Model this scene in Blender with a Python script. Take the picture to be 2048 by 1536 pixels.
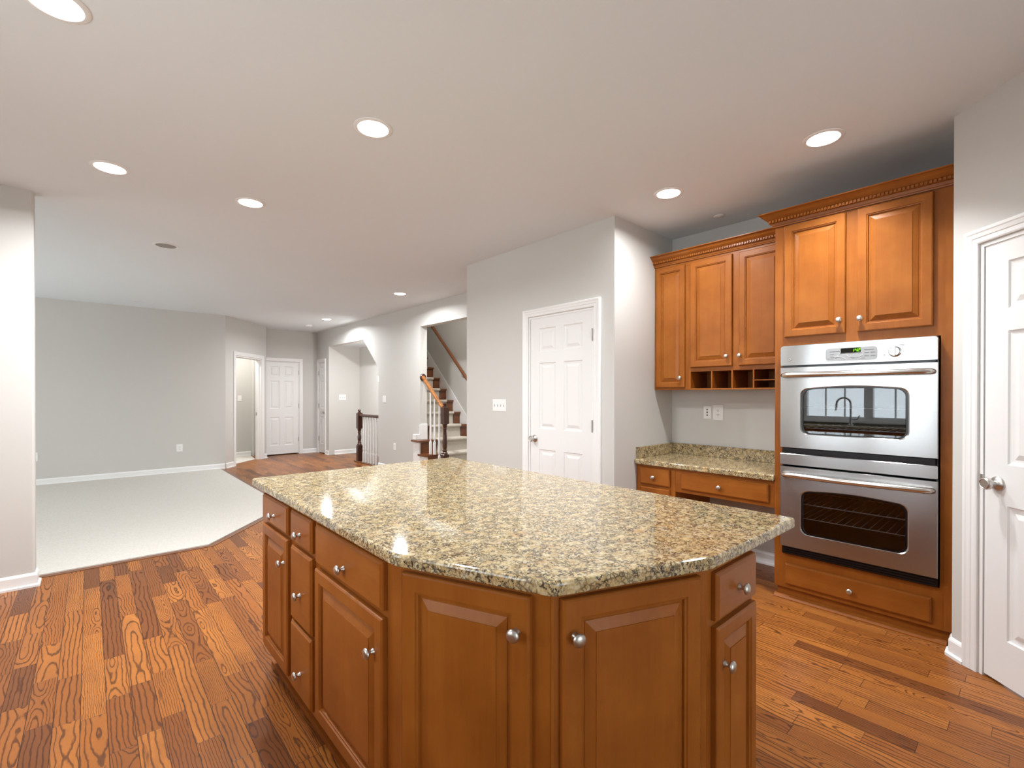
import bpy, bmesh, math, random
from mathutils import Matrix, Vector

scn = bpy.context.scene
for o in list(bpy.data.objects):
    bpy.data.objects.remove(o)
COL = scn.collection
PI = math.pi
R = math.radians
HC = 2.74                      # ceiling height

# ------------------------------------------------------------------ camera
YAW, PITCH, ROLL, FPX, CY, HCAM = .7308, -4.67e-3, .33e-3, 943.32, 792.67, 1.334
fw = Vector((math.sin(YAW), math.cos(YAW), 0)); rt = Vector((math.cos(YAW), -math.sin(YAW), 0)); up = Vector((0, 0, 1))
f2 = fw*math.cos(PITCH) + up*math.sin(PITCH); u2 = rt.cross(f2)
r3 = rt*math.cos(ROLL) + u2*math.sin(ROLL); u3 = u2*math.cos(ROLL) - rt*math.sin(ROLL)
cd = bpy.data.cameras.new('camera'); cam = bpy.data.objects.new('camera', cd); COL.objects.link(cam)
cam.matrix_world = Matrix(((r3.x, u3.x, -f2.x, 0), (r3.y, u3.y, -f2.y, 0), (r3.z, u3.z, -f2.z, HCAM), (0, 0, 0, 1)))
cd.sensor_fit = 'HORIZONTAL'; cd.sensor_width = 36; cd.lens = FPX*36/2048
cd.shift_y = (CY - 768)/2048; cd.clip_start = .05; cd.clip_end = 100
scn.camera = cam

# ------------------------------------------------------------------ world and exposure
scn.view_settings.view_transform = 'Standard'; scn.view_settings.look = 'None'
scn.view_settings.gamma = 1; scn.view_settings.use_curve_mapping = False
scn.view_settings.exposure = 0.2
w = bpy.data.worlds.new('overcast_sky'); scn.world = w; w.use_nodes = True
w.node_tree.nodes['Background'].inputs[0].default_value = (.86, .93, 1, 1)
w.node_tree.nodes['Background'].inputs[1].default_value = 3.4

# ------------------------------------------------------------------ daylight through the windows
def daylight(name, loc, direction, sx, sy, power, col=(1., 1., 1.)):
    l = bpy.data.lights.new(name, 'AREA'); l.shape = 'RECTANGLE'; l.size = sx; l.size_y = sy; l.energy = power; l.color = col
    o = bpy.data.objects.new(name, l); COL.objects.link(o); o.location = loc
    o.rotation_euler = Vector(direction).to_track_quat('-Z', 'Y').to_euler()
    return o
daylight('daylight_sink_window', (-1.45, 1.55, 1.63), (1, 0, 0), 1.6, 1.32, 24, (.97, .985, 1))
daylight('daylight_breakfast_window', (.25, -3.4, 1.4), (0, 1, 0), 2.5, 2.1, 48)
daylight('daylight_living_window', (-3.85, 7.4, 1.5), (1, 0, 0), 3.0, 1.7, 85, (1, .955, .90))

# ------------------------------------------------------------------ node helpers
class NT:
    def __init__(s, name):
        s.m = bpy.data.materials.new(name); s.m.use_nodes = True; s.t = s.m.node_tree; s.t.nodes.clear()
        s.out = s.t.nodes.new('ShaderNodeOutputMaterial')
    def n(s, typ, **kw):
        nd = s.t.nodes.new(typ)
        for k, v in kw.items(): setattr(nd, k, v)
        return nd
    def put(s, sock, v):
        if isinstance(v, bpy.types.NodeSocket): s.t.links.new(v, sock)
        else:
            if isinstance(v, (tuple, list)) and len(v) == 3 and sock.type == 'RGBA': v = (*v, 1)
            sock.default_value = v
    def math(s, op, a, b=0.0, c=0.0, clamp=False):
        nd = s.n('ShaderNodeMath', operation=op, use_clamp=clamp)
        s.put(nd.inputs[0], a); s.put(nd.inputs[1], b); s.put(nd.inputs[2], c)
        return nd.outputs[0]
    def xyz(s, x, y, z):
        nd = s.n('ShaderNodeCombineXYZ'); s.put(nd.inputs[0], x); s.put(nd.inputs[1], y); s.put(nd.inputs[2], z); return nd.outputs[0]
    def sep(s, v):
        nd = s.n('ShaderNodeSeparateXYZ'); s.put(nd.inputs[0], v); return nd.outputs
    def vmul(s, v, k):
        nd = s.n('ShaderNodeVectorMath', operation='MULTIPLY'); s.put(nd.inputs[0], v); nd.inputs[1].default_value = k; return nd.outputs[0]
    def vadd(s, v, k):
        nd = s.n('ShaderNodeVectorMath', operation='ADD'); s.put(nd.inputs[0], v); s.put(nd.inputs[1], k); return nd.outputs[0]
    def noise(s, v, scale=5., detail=2., rough=.5, dist=0.):
        nd = s.n('ShaderNodeTexNoise'); s.put(nd.inputs['Vector'], v)
        nd.inputs['Scale'].default_value = scale; nd.inputs['Detail'].default_value = detail
        nd.inputs['Roughness'].default_value = rough; nd.inputs['Distortion'].default_value = dist
        return nd.outputs[0]
    def smooth(s, v, a, b, lo=0., hi=1.):
        nd = s.n('ShaderNodeMapRange', interpolation_type='SMOOTHSTEP'); s.put(nd.inputs[0], v)
        for i, k in enumerate((a, b, lo, hi)): nd.inputs[i+1].default_value = k
        return nd.outputs[0]
    def ramp(s, v, stops):
        nd = s.n('ShaderNodeValToRGB'); s.put(nd.inputs[0], v); e = nd.color_ramp.elements
        while len(e) < len(stops): e.new(.5)
        for k, (p, c) in zip(e, stops): k.position = p; k.color = (*c, 1)
        return nd.outputs[0]
    def mix(s, f, a, b, mode='MIX'):
        nd = s.n('ShaderNodeMix', data_type='RGBA', blend_type=mode); s.put(nd.inputs['Factor'], f)
        s.put(nd.inputs[6], a); s.put(nd.inputs[7], b); return nd.outputs[2]
    def bump(s, h, strength=.2, dist=.002):
        nd = s.n('ShaderNodeBump'); nd.inputs['Strength'].default_value = strength; nd.inputs['Distance'].default_value = dist
        s.put(nd.inputs['Height'], h); return nd.outputs[0]
    def objco(s): return s.n('ShaderNodeTexCoord').outputs['Object']
    def rand(s): return s.n('ShaderNodeObjectInfo').outputs['Random']
    def bsdf(s, color, rough=.5, metal=0., **kw):
        p = s.n('ShaderNodeBsdfPrincipled'); s.put(p.inputs['Base Color'], color); s.put(p.inputs['Roughness'], rough)
        s.put(p.inputs['Metallic'], metal)
        for k, v in kw.items(): s.put(p.inputs[k.replace('_', ' ')], v)
        s.t.links.new(p.outputs[0], s.out.inputs[0]); return p

def srgb(r, g, b):
    f = lambda c: (c/255/12.92 if c/255 <= .04045 else ((c/255+.055)/1.055)**2.4)
    return (f(r), f(g), f(b))

def paint(name, col, rough=.6, bump=.08, scale=220):
    t = NT(name); co = t.objco(); h = t.noise(co, scale, 3)
    c2 = tuple(k*.97 for k in col)
    t.bsdf(t.mix(t.noise(co, 1.3, 2), col, c2), rough, Normal=t.bump(h, bump, .001)); return t.m

M = {}
M['wall'] = paint('wall_paint', (.59, .58, .553), .65)
M['ceiling'] = paint('ceiling_paint', (.76, .805, .84), .8)
M['trim'] = paint('white_trim_paint', (.83, .83, .825), .35, .02)
M['door'] = paint('white_door_paint', (.80, .80, .795), .4, .05, 140)
M['plate'] = paint('white_plastic', (.84, .84, .83), .3, 0.)
M['shadow_slot'] = paint('dark_slot', (.05, .05, .05), .6, 0.)
M['grey_mesh'] = paint('grey_grille', (.30, .29, .28), .6, .3, 900)

def cabinet_wood(name, axis):
    t = NT(name); co = t.objco(); r = t.rand()
    off = t.xyz(t.math('MULTIPLY', r, 37.), t.math('MULTIPLY', r, 11.), t.math('MULTIPLY', r, 53.))
    k = {'z': (26, 26, 1.6), 'x': (1.6, 26, 26)}[axis]
    v = t.vmul(t.vadd(co, off), k)
    streak = t.noise(v, 1.6, 5, .6, .6)
    fine = t.noise(t.vmul(v, (7, 7, 2.2)), 2.5, 3, .6)
    blot = t.noise(t.vadd(co, off), 5.5, 3, .55)
    f = t.math('ADD', t.math('MULTIPLY', streak, .30), t.math('ADD', t.math('MULTIPLY', fine, .14), t.math('MULTIPLY', blot, .66)))
    c = t.ramp(f, [(.36, (.235, .067, .0085)), (.56, (.295, .0895, .0122)), (.78, (.355, .119, .0185))])
    t.bsdf(c, t.math('ADD', t.math('MULTIPLY', fine, .1), .30), Normal=t.bump(fine, .04, .0008),
           Specular_IOR_Level=.26)
    return t.m
M['wood_v'] = cabinet_wood('cognac_maple_vertical', 'z')
M['wood_h'] = cabinet_wood('cognac_maple_horizontal', 'x')

def floor_wood():
    t = NT('red_oak_strip_floor'); co = t.objco(); x, y, z = t.sep(co)
    PW = .0826
    u = t.math('DIVIDE', t.math('ADD', x, .031), PW); row = t.math('FLOOR', u); fx = t.math('SUBTRACT', t.math('FRACT', u), .5)
    wn = t.n('ShaderNodeTexWhiteNoise', noise_dimensions='1D'); t.put(wn.inputs['W'], row)
    v = t.math('ADD', t.math('DIVIDE', y, .58), t.math('MULTIPLY', wn.outputs[0], 9.))
    warp = t.math('MULTIPLY', t.math('SINE', t.math('MULTIPLY', v, 2.1)), .28)
    v = t.math('ADD', v, warp)
    iy = t.math('FLOOR', v); fy = t.math('FRACT', v)
    w2 = t.n('ShaderNodeTexWhiteNoise', noise_dimensions='2D'); t.put(w2.inputs['Vector'], t.xyz(row, iy, 0.))
    r1, r2, r3_ = t.sep(w2.outputs[1])
    w3 = t.n('ShaderNodeTexWhiteNoise', noise_dimensions='2D'); t.put(w3.inputs['Vector'], t.xyz(iy, row, 0.))
    q1, q2, q3 = t.sep(w3.outputs[1])
    a = t.math('ADD', t.math('MULTIPLY', fx, PW), t.math('MULTIPLY', t.math('SUBTRACT', r1, .5), .17))
    b = t.math('ADD', y, t.math('MULTIPLY', r2, 31.))
    slow = t.noise(t.xyz(t.math('MULTIPLY', r3_, 90.), b, 0.), 1.7, 2, .5)
    h = t.math('MULTIPLY', t.math('SUBTRACT', slow, .42), .20)
    wav = t.math('MULTIPLY', t.math('SUBTRACT', t.noise(t.xyz(t.math('MULTIPLY', a, 26.), t.math('MULTIPLY', b, 7.), t.math('MULTIPLY', r3_, 40.)), 1., 3, .55), .5), .022)
    rad = t.math('ADD', t.math('SQRT', t.math('ADD', t.math('MULTIPLY', a, a), t.math('MULTIPLY', h, h))), wav)
    ph = t.math('FRACT', t.math('MULTIPLY', rad, t.math('ADD', 48., t.math('MULTIPLY', t.math('MULTIPLY', q1, q1), 110.))))
    line = t.math('MULTIPLY', t.smooth(ph, .60, .80), t.smooth(ph, .90, 1., 1., 0.))
    pores = t.noise(t.xyz(t.math('MULTIPLY', x, 620.), t.math('MULTIPLY', b, 26.), 0.), 1., 2, .6)
    pores = t.smooth(pores, .50, .72)
    lk = t.math('MULTIPLY', line, t.math('ADD', .80, t.math('MULTIPLY', pores, .20)))
    base = t.ramp(q2, [(0., (.12, .038, .010)), (.10, (.20, .064, .015)), (.25, (.28, .092, .019)), (.55, (.36, .124, .024)), (.8, (.43, .158, .033)), (1., (.31, .101, .020))])
    tone = t.noise(t.xyz(t.math('MULTIPLY', x, 9.), t.math('MULTIPLY', b, 2.), r1), 1.5, 3, .6)
    base = t.mix(t.smooth(tone, .35, .75, 0., .45), base, (.20, .068, .022))
    col = t.mix(t.math('MULTIPLY', lk, .92), base, (.045, .0115, .004))
    col = t.mix(t.math('MULTIPLY', pores, .28), col, (.10, .03, .012))
    streak = t.noise(t.xyz(t.math('MULTIPLY', a, 34.), t.math('MULTIPLY', b, 3.2), t.math('MULTIPLY', q3, 80.)), 1., 3, .6)
    streak = t.math('MULTIPLY', t.smooth(streak, .62, .78), t.smooth(q3, .70, .80))
    col = t.mix(t.math('MULTIPLY', streak, .85), col, (.035, .017, .010))
    gap = t.smooth(t.math('ABSOLUTE', fx), .478, .492)
    g2 = t.smooth(t.math('ABSOLUTE', t.math('SUBTRACT', fy, .5)), .4966, .4995)
    g = t.math('MAXIMUM', gap, g2)
    col = t.mix(t.math('MULTIPLY', g, .9), col, (.025, .010, .005))
    hgt = t.math('SUBTRACT', t.math('MULTIPLY', lk, -.25), t.math('MULTIPLY', g, 1.))
    t.bsdf(col, t.math('ADD', .30, t.math('MULTIPLY', lk, .12)), Normal=t.bump(hgt, .25, .0012), Specular_IOR_Level=.22)
    return t.m
M['floor'] = floor_wood()

def granite(name, k=1.):
    t = NT(name); co = t.objco()
    warp = t.n('ShaderNodeTexNoise'); t.put(warp.inputs['Vector'], co); warp.inputs['Scale'].default_value = 16; warp.inputs['Detail'].default_value = 3
    v = t.vadd(co, t.vmul(warp.outputs[1], (.030, .030, .030)))
    def vor(scale, feature='F1'):
        nd = t.n('ShaderNodeTexVoronoi', feature=feature); t.put(nd.inputs['Vector'], v); nd.inputs['Scale'].default_value = scale; return nd
    big = vor(62); cr = t.sep(big.outputs['Color'])[0]
    sm = vor(165); sr = t.sep(sm.outputs['Color'])[1]
    base = t.ramp(cr, [(0., (.33, .215, .085)), (.25, (.43, .31, .14)), (.55, (.50, .385, .195)), (.8, (.56, .46, .275)), (1., (.60, .53, .38))])
    sp = t.ramp(sr, [(0., (.38, .27, .13)), (.35, (.60, .46, .24)), (.7, (.68, .54, .31)), (1., (.72, .64, .46))])
    base = t.mix(.42, base, sp)
    rust = t.smooth(t.noise(co, 14., 3, .6), .56, .72)
    base = t.mix(t.math('MULTIPLY', rust, .40), base, (.50, .25, .075))
    grey = t.smooth(t.noise(t.vadd(co, (7., 3., 1.)), 9., 4, .6), .53, .68)
    base = t.mix(t.math('MULTIPLY', grey, .45), base, (.36, .31, .23))
    edge = vor(82, 'DISTANCE_TO_EDGE').outputs['Distance']
    e = t.smooth(edge, .0, .24, 1., 0.)
    cl = t.smooth(t.noise(co, 36., 4, .62), .42, .56)
    dark = t.math('MULTIPLY', e, cl)
    fleck = t.smooth(t.noise(v, 125., 3, .65), .50, .565)
    cl2 = t.smooth(t.noise(t.vadd(co, (2., 9., 4.)), 24., 3, .6), .38, .56)
    dark = t.math('MAXIMUM', t.math('MULTIPLY', dark, .80), t.math('MULTIPLY', t.math('MULTIPLY', fleck, cl2), .95))
    dc = t.mix(t.smooth(t.noise(co, 40., 2), .45, .65), (.022, .019, .018), (.10, .066, .04))
    col = t.mix(dark, base, dc)
    t.bsdf(col, .07, Coat_Weight=.15, Coat_Roughness=.02)
    return t.m
M['granite'] = granite('gold_granite')

def stainless(name, col=(.43, .43, .43), rough=.21, axis='x', aniso=.92, rot=.25):
    t = NT(name); co = t.objco()
    k = {'x': (2, 30, 900), 'n': (300, 300, 300)}[axis]
    h = t.noise(t.vmul(co, k), 1., 3, .6)
    rr = t.math('ADD', rough, t.math('MULTIPLY', t.math('SUBTRACT', h, .5), .10))
    tg = t.n('ShaderNodeTangent', direction_type='RADIAL', axis='Z')
    t.bsdf(col, rr, 1., Anisotropic=aniso, Anisotropic_Rotation=rot, Tangent=tg.outputs[0], Normal=t.bump(h, .03, .0004))
    return t.m
M['steel'] = stainless('brushed_stainless')
M['steel_bar'] = stainless('satin_stainless_bar', (.62, .59, .555), .22, 'x', .3)
M['nickel'] = stainless('satin_nickel', (.56, .54, .51), .36, 'n', 0.)
M['chrome'] = stainless('polished_chrome', (.75, .75, .75), .1, 'n', 0.)
M['panel_grey'] = paint('silver_grey_keypad', (.36, .37, .38), .35, 0.)
M['panel_line'] = paint('silver_light_marking', (.62, .63, .64), .35, 0.)
M['rack'] = paint('bright_wire', (.75, .75, .76), .3, 0.)
M['black'] = paint('black_enamel', (.006, .006, .008), .25, 0.)
t_ = NT('black_display'); t_.bsdf((.008, .007, .004), .35, Specular_IOR_Level=.08); M['black_gloss'] = t_.m
M['key_mark'] = paint('grey_marking', (.16, .16, .17), .5, 0.)
def emit(name, col, s):
    t = NT(name); e = t.n('ShaderNodeEmission'); e.inputs[0].default_value = (*col, 1); e.inputs[1].default_value = s
    t.t.links.new(e.outputs[0], t.out.inputs[0]); return t.m
M['digits'] = emit('green_led', (.28, 1., .02), 1.6)
M['lens'] = emit('lit_lamp_lens', (1., .99, .97), 9.)
def mirror_glass():
    t = NT('tinted_oven_glass'); g = t.n('ShaderNodeBsdfGlossy'); g.inputs[0].default_value = (.80, .82, .84, 1); g.inputs[1].default_value = .015
    tr = t.n('ShaderNodeBsdfTransparent'); tr.inputs[0].default_value = (.62, .62, .63, 1)
    mx = t.n('ShaderNodeMixShader'); mx.inputs[0].default_value = .085
    t.t.links.new(tr.outputs[0], mx.inputs[1]); t.t.links.new(g.outputs[0], mx.inputs[2]); t.t.links.new(mx.outputs[0], t.out.inputs[0]); return t.m
M['oven_glass'] = mirror_glass()
def pane_glass():
    t = NT('window_glass'); g = t.n('ShaderNodeBsdfGlossy'); g.inputs[1].default_value = .01
    tr = t.n('ShaderNodeBsdfTransparent'); tr.inputs[0].default_value = (.95, .97, .97, 1)
    mx = t.n('ShaderNodeMixShader'); mx.inputs[0].default_value = .06
    t.t.links.new(tr.outputs[0], mx.inputs[1]); t.t.links.new(g.outputs[0], mx.inputs[2]); t.t.links.new(mx.outputs[0], t.out.inputs[0]); return t.m
M['pane'] = pane_glass()
def carpet_mat(name, c1, c2):
    t = NT(name); co = t.objco(); n1 = t.noise(co, 420., 3, .7); n2 = t.noise(co, 60., 3, .6)
    f = t.math('ADD', t.math('MULTIPLY', n1, .6), t.math('MULTIPLY', n2, .4))
    t.bsdf(t.ramp(f, [(.35, c1), (.65, c2)]), .95, Normal=t.bump(f, .9, .006)); return t.m
M['carpet'] = carpet_mat('cream_pile', (.56, .53, .48), (.74, .71, .66))
M['runner'] = carpet_mat('beige_pile', (.47, .43, .375), (.64, .60, .53))
def stair_oak(name, c1, c2, axis):
    t = NT(name); co = t.objco(); k = {'z': (40, 40, 3), 'x': (3, 40, 40), 'y': (40, 3, 40)}[axis]
    f = t.noise(t.vmul(co, k), 1.4, 4, .6, .8)
    t.bsdf(t.ramp(f, [(.35, c1), (.62, c2)]), .28, Coat_Weight=.2, Coat_Roughness=.2); return t.m
M['oak_dark'] = stair_oak('dark_stained_oak', (.035, .014, .009), (.075, .030, .018), 'z')
M['oak_mid'] = stair_oak('stained_oak_tread', (.10, .033, .011), (.20, .068, .022), 'x')
M['oak_rail'] = stair_oak('golden_oak_rail', (.17, .058, .015), (.40, .155, .040), 'y')

# ------------------------------------------------------------------ mesh helpers
class MB:
    def __init__(s): s.v, s.f, s.sm = [], [], []
    def face(s, idx, smooth=False): s.f.append(tuple(idx)); s.sm.append(smooth)
    def vert(s, p): s.v.append(tuple(p)); return len(s.v)-1
    def loop(s, pts): return [s.vert(p) for p in pts]
    def bridge(s, a, b, smooth=False, closed=True):
        n = len(a)
        for i in range(n if closed else n-1): s.face((a[i], a[(i+1) % n], b[(i+1) % n], b[i]), smooth)
    def cap(s, a): s.face(a)
    def rings(s, loops, smooth=False, caps=(True, True)):
        L = [s.loop(l) for l in loops]
        for a, b in zip(L, L[1:]): s.bridge(a, b, smooth)
        if caps[0]: s.face(L[0][::-1])
        if caps[1]: s.face(L[-1])
        return s
    def box(s, x0, x1, y0, y1, z0, z1):
        return s.rings([[(x0, y0, z), (x1, y0, z), (x1, y1, z), (x0, y1, z)] for z in (z0, z1)])
    def bbox(s, x0, x1, y0, y1, z0, z1, b=.003):          # box with softened edges
        def lp(i, z): return [(x0+i, y0+i, z), (x1-i, y0+i, z), (x1-i, y1-i, z), (x0+i, y1-i, z)]
        return s.rings([lp(b, z0), lp(0, z0+b), lp(0, z1-b), lp(b, z1)])
    def prism(s, poly, z0, z1): return s.rings([[(x, y, z) for x, y in poly] for z in (z0, z1)])
    def extr(s, poly_xz, y0, y1): return s.rings([[(x, y, z) for x, z in poly_xz] for y in (y0, y1)])
    def lathe(s, prof, c=(0, 0, 0), axis='z', seg=20, smooth=True):
        ls = []
        for r, h in prof:
            l = []
            for i in range(seg):
                a = 2*PI*i/seg; p, q = r*math.cos(a), r*math.sin(a)
                l.append({'z': (c[0]+p, c[1]+q, c[2]+h), 'y': (c[0]+p, c[1]+h, c[2]+q), 'x': (c[0]+h, c[1]+p, c[2]+q)}[axis])
            ls.append(l)
        return s.rings(ls, smooth)
    def tube(s, pts, r, seg=10, smooth=True):
        pts = [Vector(p) for p in pts]; n = len(pts); ls = []; prev = None
        for i, p in enumerate(pts):
            d = (pts[min(i+1, n-1)] - pts[max(i-1, 0)]).normalized()
            if prev is None:
                a = d.orthogonal().normalized()
            else:
                a = (prev - d*prev.dot(d)).normalized()
            prev = a; b = d.cross(a); rr = r[i] if isinstance(r, (list, tuple)) else r
            ls.append([p + a*rr*math.cos(2*PI*k/seg) + b*rr*math.sin(2*PI*k/seg) for k in range(seg)])
        return s.rings(ls, smooth)
    def sweep(s, pts, prof, smooth=False, miter=True):
        """profile (out, z) carried along a plan polyline; out is to the LEFT of travel"""
        P = [Vector((p[0], p[1])) for p in pts]; ls = []
        for i, p in enumerate(P):
            d0 = (P[i]-P[i-1]).normalized() if i > 0 else None
            d1 = (P[i+1]-P[i]).normalized() if i < len(P)-1 else None
            d0 = d0 or d1; d1 = d1 or d0
            n0 = Vector((-d0.y, d0.x)); n1 = Vector((-d1.y, d1.x)); m = (n0+n1); m = m/m.dot(n0) if m.length > 1e-6 else n0
            ls.append([(p.x+m.x*o, p.y+m.y*o, z) for o, z in prof])
        return s.rings(ls, smooth)
    def bar(s, p0, p1, wx, wz):                         # rectangular bar between two points
        p0, p1 = Vector(p0), Vector(p1); d = (p1-p0).normalized(); a = d.cross(Vector((0, 0, 1)))
        a = a.normalized() if a.length > 1e-6 else Vector((1, 0, 0)); b = a.cross(d)
        return s.rings([[q + a*wx*i + b*wz*j for i, j in ((-.5, -.5), (.5, -.5), (.5, .5), (-.5, .5))] for q in (p0, p1)])
    def shift(s, dx, dy, dz): s.v = [(x+dx, y+dy, z+dz) for x, y, z in s.v]; return s

ZOFF = {}
def obj(name, mb, mat, parent=None, loc=(0, 0, 0), rotz=0., extra=()):
    idx = [0]*len(mb.f)
    for i, (m2, _) in enumerate(extra):            # printed marks kept inside their part's mesh
        k = len(mb.v); mb.v += m2.v; mb.f += [tuple(j+k for j in f) for f in m2.f]; mb.sm += m2.sm; idx += [i+1]*len(m2.f)
    me = bpy.data.meshes.new(name); z = ZOFF.get(parent.name, 0.) if parent else 0.
    me.from_pydata([(x, y, zz-z) for x, y, zz in mb.v], [], mb.f); me.polygons.foreach_set('use_smooth', mb.sm)
    bm = bmesh.new(); bm.from_mesh(me); bmesh.ops.recalc_face_normals(bm, faces=bm.faces); bm.to_mesh(me); bm.free()
    if any(mb.sm): me.set_sharp_from_angle(angle=R(38))
    me.materials.append(mat)
    for _, m2 in extra: me.materials.append(m2)
    if extra: me.polygons.foreach_set('material_index', idx)
    me.update()
    o = bpy.data.objects.new(name, me); COL.objects.link(o); o.location = loc; o.rotation_euler = (0, 0, rotz)
    if parent: o.parent = parent; ZOFF[o.name] = z
    return o
def thing(name, label, cat, loc=(0, 0, 0), rotz=0., group=None, absz=True):
    o = bpy.data.objects.new(name, None); COL.objects.link(o); o.empty_display_size = .1
    o.location = loc; o.rotation_euler = (0, 0, rotz); o['label'] = label; o['category'] = cat
    if group: o['group'] = group
    ZOFF[o.name] = loc[2] if absz else 0.
    return o
def tag(o, label, cat, group=None, kind=None):
    o['label'] = label; o['category'] = cat
    if group: o['group'] = group
    if kind: o['kind'] = kind
    return o
def struct(name, mb, mat, loc=(0, 0, 0), rotz=0., parent=None):
    o = obj(name, mb, mat, parent, loc, rotz)
    if not parent: o['kind'] = 'structure'
    return o
def dup(root, loc, label, group=None):
    r = root.copy(); COL.objects.link(r); r.location = loc; r['label'] = label
    if group: r['group'] = group
    for ch in list(root.children):
        c = ch.copy(); COL.objects.link(c); c.parent = r
        for g in list(ch.children):
            d = g.copy(); COL.objects.link(d); d.parent = c
    return r

def rect(x0, x1, z0, z1, y, i=0.): return [(x0+i, y, z0+i), (x1-i, y, z0+i), (x1-i, y, z1-i), (x0+i, y, z1-i)]
def raised_door(x0, x1, z0, z1, y=0., t=.02, fwid=.055):
    """raised panel cabinet door standing in front of the plane y (towards -y)"""
    f = y-t; m = MB()
    L = [(0, y), (0, f+.006), (.002, f+.003), (.006, f), (fwid-.013, f), (fwid-.011, f+.004), (fwid-.006, f+.005), (fwid-.004, f+.0125),
         (fwid+.002, f+.0125), (fwid+.004, f+.0105), (fwid+.029, f+.0025), (fwid+.0295, f+.0005)]
    return m.rings([rect(x0, x1, z0, z1, yy, i) for i, yy in L])
def drawer_front(x0, x1, z0, z1, y=0., t=.02):
    f = y-t; return MB().rings([rect(x0, x1, z0, z1, yy, i) for i, yy in [(0, y), (0, f+.008), (.003, f+.0045), (.0045, f+.0045), (.009, f)]])
KNOB = None
def knob(parent, x, z, y=-.02):
    global KNOB
    if KNOB is None:
        p = [(.0095, 0), (.0095, -.0015), (.0062, -.006), (.0055, -.013), (.0075, -.0165), (.0145, -.0185), (.0165, -.0215), (.0160, -.0245), (.0125, -.0280), (.006, -.0298), (.001, -.0302)]
        KNOB = obj('knob', MB().lathe(p, axis='y', seg=18), M['nickel']); k = KNOB
    else:
        k = KNOB.copy(); COL.objects.link(k)
    k.parent = parent; k.location = (x, y, z - ZOFF.get(parent.name, 0)); k['label'] = 'satin nickel knob'
    return k
FACEX = -PI/2           # a front that faces -x: local x runs to -Y

# ================================================================== SETTING
fl = MB().prism([(-3.75, -3.4), (4.15, -3.4), (4.15, 4.0), (5.1, 4.0), (5.1, 11.6), (-3.75, 11.6)], -.12, 0)
struct('floor', fl, M['floor'])
cl = MB().prism([(-3.75, -3.4), (4.1, -3.4), (4.1, 4.29), (4.02, 4.29), (4.02, 11.6), (-3.75, 11.6)], HC, HC+.12)
struct('ceiling', cl, M['ceiling'])

def wall(name, p0, p1, quads=None, t=.12, z1=HC, mat=None, z0=0.):
    """wall seen from the room with p0 on the left; quads: (s0,s1,bottom_at_s0,bottom_at_s1,top)"""
    p0, p1 = Vector(p0), Vector(p1); d = p1-p0; L = d.length
    m = MB()
    for q in (quads or [(0, L, z0, z0, z1)]):
        s0, s1, b0, b1, tp = q; s1 = L if s1 is None else s1
        m.extr([(s0, b0), (s1, b1), (s1, tp), (s0, tp)], 0, t)
    return struct(name, m, mat or M['wall'], (p0.x, p0.y, 0), math.atan2(d.y, d.x))
S2 = math.sqrt(.5)
# kitchen side
wall('wall_pantry', (3.085, 4.185), (3.085, 2.232), [(0, .985, 0, 0, HC), (.985, 1.749, 2.047, 2.047, HC), (1.749, None, 0, 0, HC)], .1)
struct('wall_pantry_end', MB().box(3.185, 4.9, 4.065, 4.185, 0, 4.5), M['wall'])
struct('wall_nook_left', MB().box(3.185, 4.065, 2.232, 2.332, 0, HC), M['wall'])
struct('wall_nook_back', MB().box(3.965, 4.065, .19, 2.232, 0, HC), M['wall'])
struct('wall_nook_right', MB().prism([(3.275, .29), (3.965, .29), (3.965, .19), (3.375, .19)], 0, HC), M['wall'])
W45 = (3.275, .29); e45 = (W45[0]-2.2*S2, W45[1]-2.2*S2)
wall('wall_right', W45, e45, [(0, .150, 0, 0, HC), (.150, .898, 2.047, 2.047, HC), (.898, None, 0, 0, HC)], .1)
wall('wall_right_back', (e45[0], e45[1]), (e45[0], -3.2))
wall('wall_back', (e45[0], -3.2), (-1.25, -3.2), [(0, .42, 0, 0, HC), (.42, 2.52, 0, 0, .25), (.42, 2.52, 2.35, 2.35, HC), (2.52, None, 0, 0, HC)])
wall('wall_left', (-1.25, -3.2), (-1.25, 4.65), [(0, 3.95, 0, 0, HC), (3.95, 5.55, 0, 0, .965), (3.95, 5.55, 2.30, 2.30, HC), (5.55, None, 0, 0, HC)])
struct('wall_column', MB().rings([[(-3.72, 4.65, z), (-.296, 4.65, z), (-.284, 4.662, z), (-.284, 4.758, z), (-.296, 4.77, z), (-3.72, 4.77, z)] for z in (0, HC)]), M['wall'])
# living room
wall('wall_living_left', (-3.6, 4.77), (-3.6, 9.7), [(0, 1.2, 0, 0, HC), (1.2, 4.2, 0, 0, .55), (1.2, 4.2, 2.3, 2.3, HC), (4.2, None, 0, 0, HC)])
CH0, CH1 = Vector((1.815, 9.70)), Vector((2.75, 10.75)); CHL = (CH1-CH0).length; CHA = math.atan2(1.05, .935)
wall('wall_living_far', (-3.6, 9.7), (1.815, 9.7))
wall('wall_chamfer', CH0, CH1, [(0, .308, 0, 0, HC), (.308, 1.223, 2.045, 2.045, HC), (1.223, None, 0, 0, HC)], .12)
wall('wall_far', (2.72, 11.07), (4.02, 11.07), [(0, .06, 0, 0, HC), (.06, .79, 2.045, 2.045, HC), (.79, None, 0, 0, HC)])
wall('wall_far_return', (2.75, 10.75), (2.72, 11.07), t=.08)
wall('wall_hall', (3.9, 11.07), (3.9, 4.185), [(0, .105, 0, 0, HC), (.105, .487, 2.045, 2.045, HC), (.487, .723, 0, 0, HC), (.723, 2.455, 2.378, 2.378, HC),
     (2.455, 3.095, 2.378, 1.815, HC), (3.095, 4.548, 0, 0, HC), (4.548, None, 2.402, 2.402, HC)])
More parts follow.
